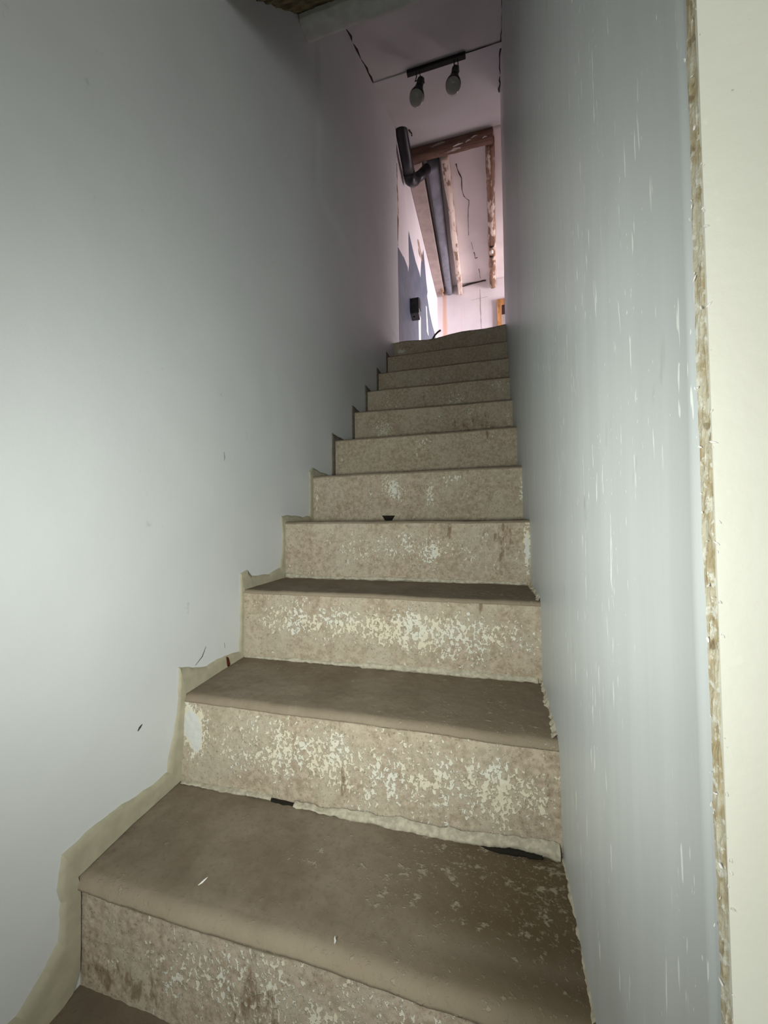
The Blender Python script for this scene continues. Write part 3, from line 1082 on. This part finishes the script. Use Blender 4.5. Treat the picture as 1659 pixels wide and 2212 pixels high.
RA = timber('roof_rafter', 0.315, 0.378, 3.36, YF - 0.01, 4.235, 4.42, M_RAFTA, None, 1, 90, 0.012, 0.35, 111, (-0.025, -0.022))
tag(RA, 'slim rafter with pale peeling paint left of the ceiling crack', 'rafter', 'attic rafters')
RB = tag(empty('roof_rafter', (0.78, 4.5, 4.24)), 'round log rafter with brown bare wood nearest the right wall', 'rafter', 'attic rafters')
timber('log', 0.725, 0.805, 3.36, YF - 0.03, 4.24, 4.425, M_RAFTB, RB, 1, 90, 0.010, 0.8, 121, (0.03, 0.045))
bm = bmesh.new()
tube(bm, [(0.790, 4.78, 4.262), (0.790, 4.80, 4.254), (0.790, 4.85, 4.253), (0.790, 4.87, 4.262)], [0.008, 0.016, 0.016, 0.008], 10)
from_bm('pale_knot', bm, M_WHITE, RB)
for yy in (4.72, 4.91):
    bm = bmesh.new()
    tube(bm, [(0.755, yy, 4.246), (0.78, yy + 0.005, 4.238), (0.805, yy, 4.246)], [0.008, 0.014, 0.008], 8)
    from_bm('dark_knot', bm, M_CRACK, RB)
GB = timber('painted_beam', 0.165, 0.285, 3.45, YF - 0.01, 4.26, 4.42, M_GREYBEAM, None, 1, 50, 0.004, 0.75, 131, (-0.05, -0.075))
tag(GB, 'rounded beam painted slate grey between the flat board and the slim rafter', 'beam')
PL = tag(empty('boxed_beam', (0.05, 4.5, 4.25)), 'flat pinkish boxed beam along the top of the blue patched wall', 'beam')
bm = bmesh.new()
add_box(bm, XL + 0.001, 0.125, 3.36, 5.52, 4.255, 4.41, 0.006)
for v in bm.verts:
    if v.co.x > 0.06:
        v.co.x -= 0.035 * (v.co.y - 3.36) / 2.2
from_bm('board', bm, M_PLANK, PL)
bm = bmesh.new()
pts = [(-0.028, 5.51), (0.09, 5.51), (0.088, 5.56), (0.07, 5.55), (0.066, 5.60), (0.075, 5.66), (-0.028, 5.66)]
A = [bm.verts.new((p[0], p[1], 4.262)) for p in pts]
B = [bm.verts.new((p[0], p[1], 4.40)) for p in pts]
bm.faces.new(A)
bm.faces.new(B[::-1])
for i in range(len(pts)):
    bm.faces.new((A[i], A[(i + 1) % len(pts)], B[(i + 1) % len(pts)], B[i]))
from_bm('broken_end', bm, M_PLANK, PL)
bm = bmesh.new()
tube(bm, [(0.072, 5.44, 4.252), (0.066, 5.52, 4.244), (0.05, 5.60, 4.25)], [0.006, 0.012, 0.008], 7)
o = from_bm('splinter', bm, M_DOORWOOD, PL)
o['label'] = 'raw orange splinter'

# ------------------------------------------------------------------ stove pipe
PI_ = tag(empty('stove_pipe', (0.045, 2.9, 4.0)), 'dark metal stove pipe with an elbow coming out of the sloped ceiling', 'pipe')
bm = bmesh.new()
tube(bm, [(0.045, 2.70, 4.145), (0.043, 2.86, 4.105), (0.041, 3.05, 4.055), (0.040, 3.20, 4.015)], 0.052, 28)
from_bm('straight_pipe', bm, M_PIPE, PI_, True)
bm = bmesh.new()
tube(bm, [(0.040, 3.17, 4.023), (0.041, 3.235, 4.008), (0.056, 3.275, 4.022), (0.082, 3.305, 4.055)], [0.054, 0.055, 0.053, 0.048], 28)
from_bm('elbow', bm, M_PIPE, PI_, True)
bm = bmesh.new()
tube(bm, [(0.064, 3.29, 4.04), (0.118, 3.345, 4.12), (0.178, 3.388, 4.208)], 0.045, 28)
from_bm('branch_pipe', bm, M_PIPE, PI_, True)
bm = bmesh.new()
tube(bm, [(0.038, 2.770, 4.130), (0.037, 2.800, 4.122)], [0.058, 0.055], 24)
from_bm('collar', bm, M_BLACK, PI_, True)
crack('ceiling_gap', [(0.102, 2.88, Z(2.88) - 0.002), (0.112, 2.96, Z(2.96) - 0.002), (0.105, 3.0, Z(3.0) - 0.002)], 0.006, M_CRACK, PI_)

# ------------------------------------------------------------------ track light
zt = Z(2.14) - 0.006
TL = tag(empty('track_light', (0.42, 2.14, zt)), 'black ceiling track with two unlit spot bulbs hanging above the stairs', 'light')
bm = bmesh.new()
add_box(bm, 0.238, 0.612, 2.128, 2.158, zt - 0.020, zt + 0.004, 0.003)
from_bm('rail', bm, M_BLACK, TL)


def lathe(bm, prof, c, axis, seg=28):
    axis = Vector(axis).normalized()
    q = axis.to_track_quat('Z', 'Y')
    c = Vector(c)
    rings = []
    for (r, h) in prof:
        rings.append([bm.verts.new(c + q @ Vector((r * math.cos(2 * math.pi * k / seg), r * math.sin(2 * math.pi * k / seg), h))) for k in range(seg)])
    for a, b in zip(rings, rings[1:]):
        for k in range(seg):
            bm.faces.new((a[k], a[(k + 1) % seg], b[(k + 1) % seg], b[k]))
    bm.faces.new(rings[0][::-1])
    bm.faces.new(rings[-1])


def lamp(xa, top, tip, label):
    top, tip = Vector(top), Vector(tip)
    ax = (tip - top).normalized()
    bm = bmesh.new()
    lathe(bm, [(0.006, -0.004), (0.020, 0.0), (0.023, 0.006), (0.023, 0.050), (0.025, 0.058), (0.027, 0.064)], top, ax)
    sk = from_bm('socket', bm, M_BLACK, TL, True)
    L = (tip - top).length
    bm = bmesh.new()
    lathe(bm, [(0.018, 0.055), (0.025, 0.070), (0.033, 0.090), (0.0420, 0.110), (0.0465, 0.126), (0.0455, L - 0.022), (0.041, L - 0.011), (0.029, L - 0.003), (0.010, L)], top, ax)
    b = from_bm('bulb', bm, M_BULB, TL, True)
    bm = bmesh.new()
    lathe(bm, [(0.019, 0.054), (0.0262, 0.070), (0.0342, 0.090), (0.0432, 0.110), (0.0475, 0.126), (0.0475, 0.132), (0.0462, 0.134)], top, ax)
    rf = from_bm('reflector', bm, M_BLACK, b, True)
    rf.matrix_parent_inverse = Matrix.Identity(4)
    bm = bmesh.new()
    tube(bm, [(xa - 0.012, 2.143, zt - 0.02), (xa - 0.012, 2.143, zt - 0.05), (xa - 0.022, 2.143, zt - 0.075), (top.x - 0.020, 2.143, top.z + 0.004), (top.x - 0.019, 2.143, top.z - 0.03)], 0.0035, 8)
    tube(bm, [(xa + 0.010, 2.143, zt - 0.02), (xa + 0.012, 2.143, zt - 0.06), (top.x + 0.019, 2.143, top.z + 0.004), (top.x + 0.020, 2.143, top.z - 0.03)], 0.0028, 8)
    from_bm('bracket', bm, M_BLACK, TL, True)


lamp(0.312, (0.329, 2.143, 3.648), (0.296, 2.118, 3.482), '')
lamp(0.553, (0.549, 2.143, 3.648), (0.530, 2.112, 3.485), '')

# ------------------------------------------------------------------ box on the blue wall and the cable end
BX = tag(empty('junction_box', (0.01, 3.56, 2.87)), 'metal switch box, shade painted on its front, fixed on the slate blue wall', 'box')
box('cover', XL + 0.003, 0.057, 3.50, 3.515, 2.885, 3.035, M_BOX_SHADE, BX, 0.003)
extrude_poly('casing', [(3.515, 2.885), (3.515, 3.035), (3.60, 3.035), (3.60, 2.855)], 0, XL + 0.003, 0.05, M_BOX_LIT, BX)
box('side_plate', 0.051, 0.056, 3.56, 3.64, 2.96, 3.06, M_BLACK, BX)
bm = bmesh.new()
tube(bm, [(0.0, 3.545, 2.872), (0.0, 3.548, 2.864)], 0.009, 12)
from_bm('cable_hole', bm, M_GAP, BX)
CB = bm = bmesh.new()
tube(bm, [(0.27, 2.75, 2.185), (0.292, 2.75, 2.235), (0.312, 2.75, 2.266), (0.336, 2.75, 2.288), (0.357, 2.75, 2.298)], 0.0075, 12)
o = from_bm('cable', bm, plain('grey_cable_sheath', (0.10, 0.085, 0.08), 0.6), None, True)
tag(o, 'short stub of dark cable sticking up over the top step', 'cable')
# attic floor behind the landing
struct(box('floor_attic', XL, 3.0, 2.80, YF, 2.05, 2.165, M_FLOOR))

# slivers of white paint lying on the front edge of the lowest tread
for (a, b, lab) in (((0.478, 0.262, 0.186), (0.481, 0.258, 0.202), 'white sliver of paint standing at mid front edge of the lowest tread'),
                    ((0.222, 0.285, 0.191), (0.232, 0.296, 0.197), 'thin pale sliver of paint on the lowest tread nearer the left wall')):
    A, B = Vector(a), Vector(b)
    bm = bmesh.new()
    tube(bm, [A, A.lerp(B, 0.35) + Vector((0.0012, 0, 0.0005)), A.lerp(B, 0.7), B], [0.0006, 0.0017, 0.0013, 0.0003], 5)
    tag(from_bm('paint_sliver', bm, M_WHITE), lab, 'paint chip')
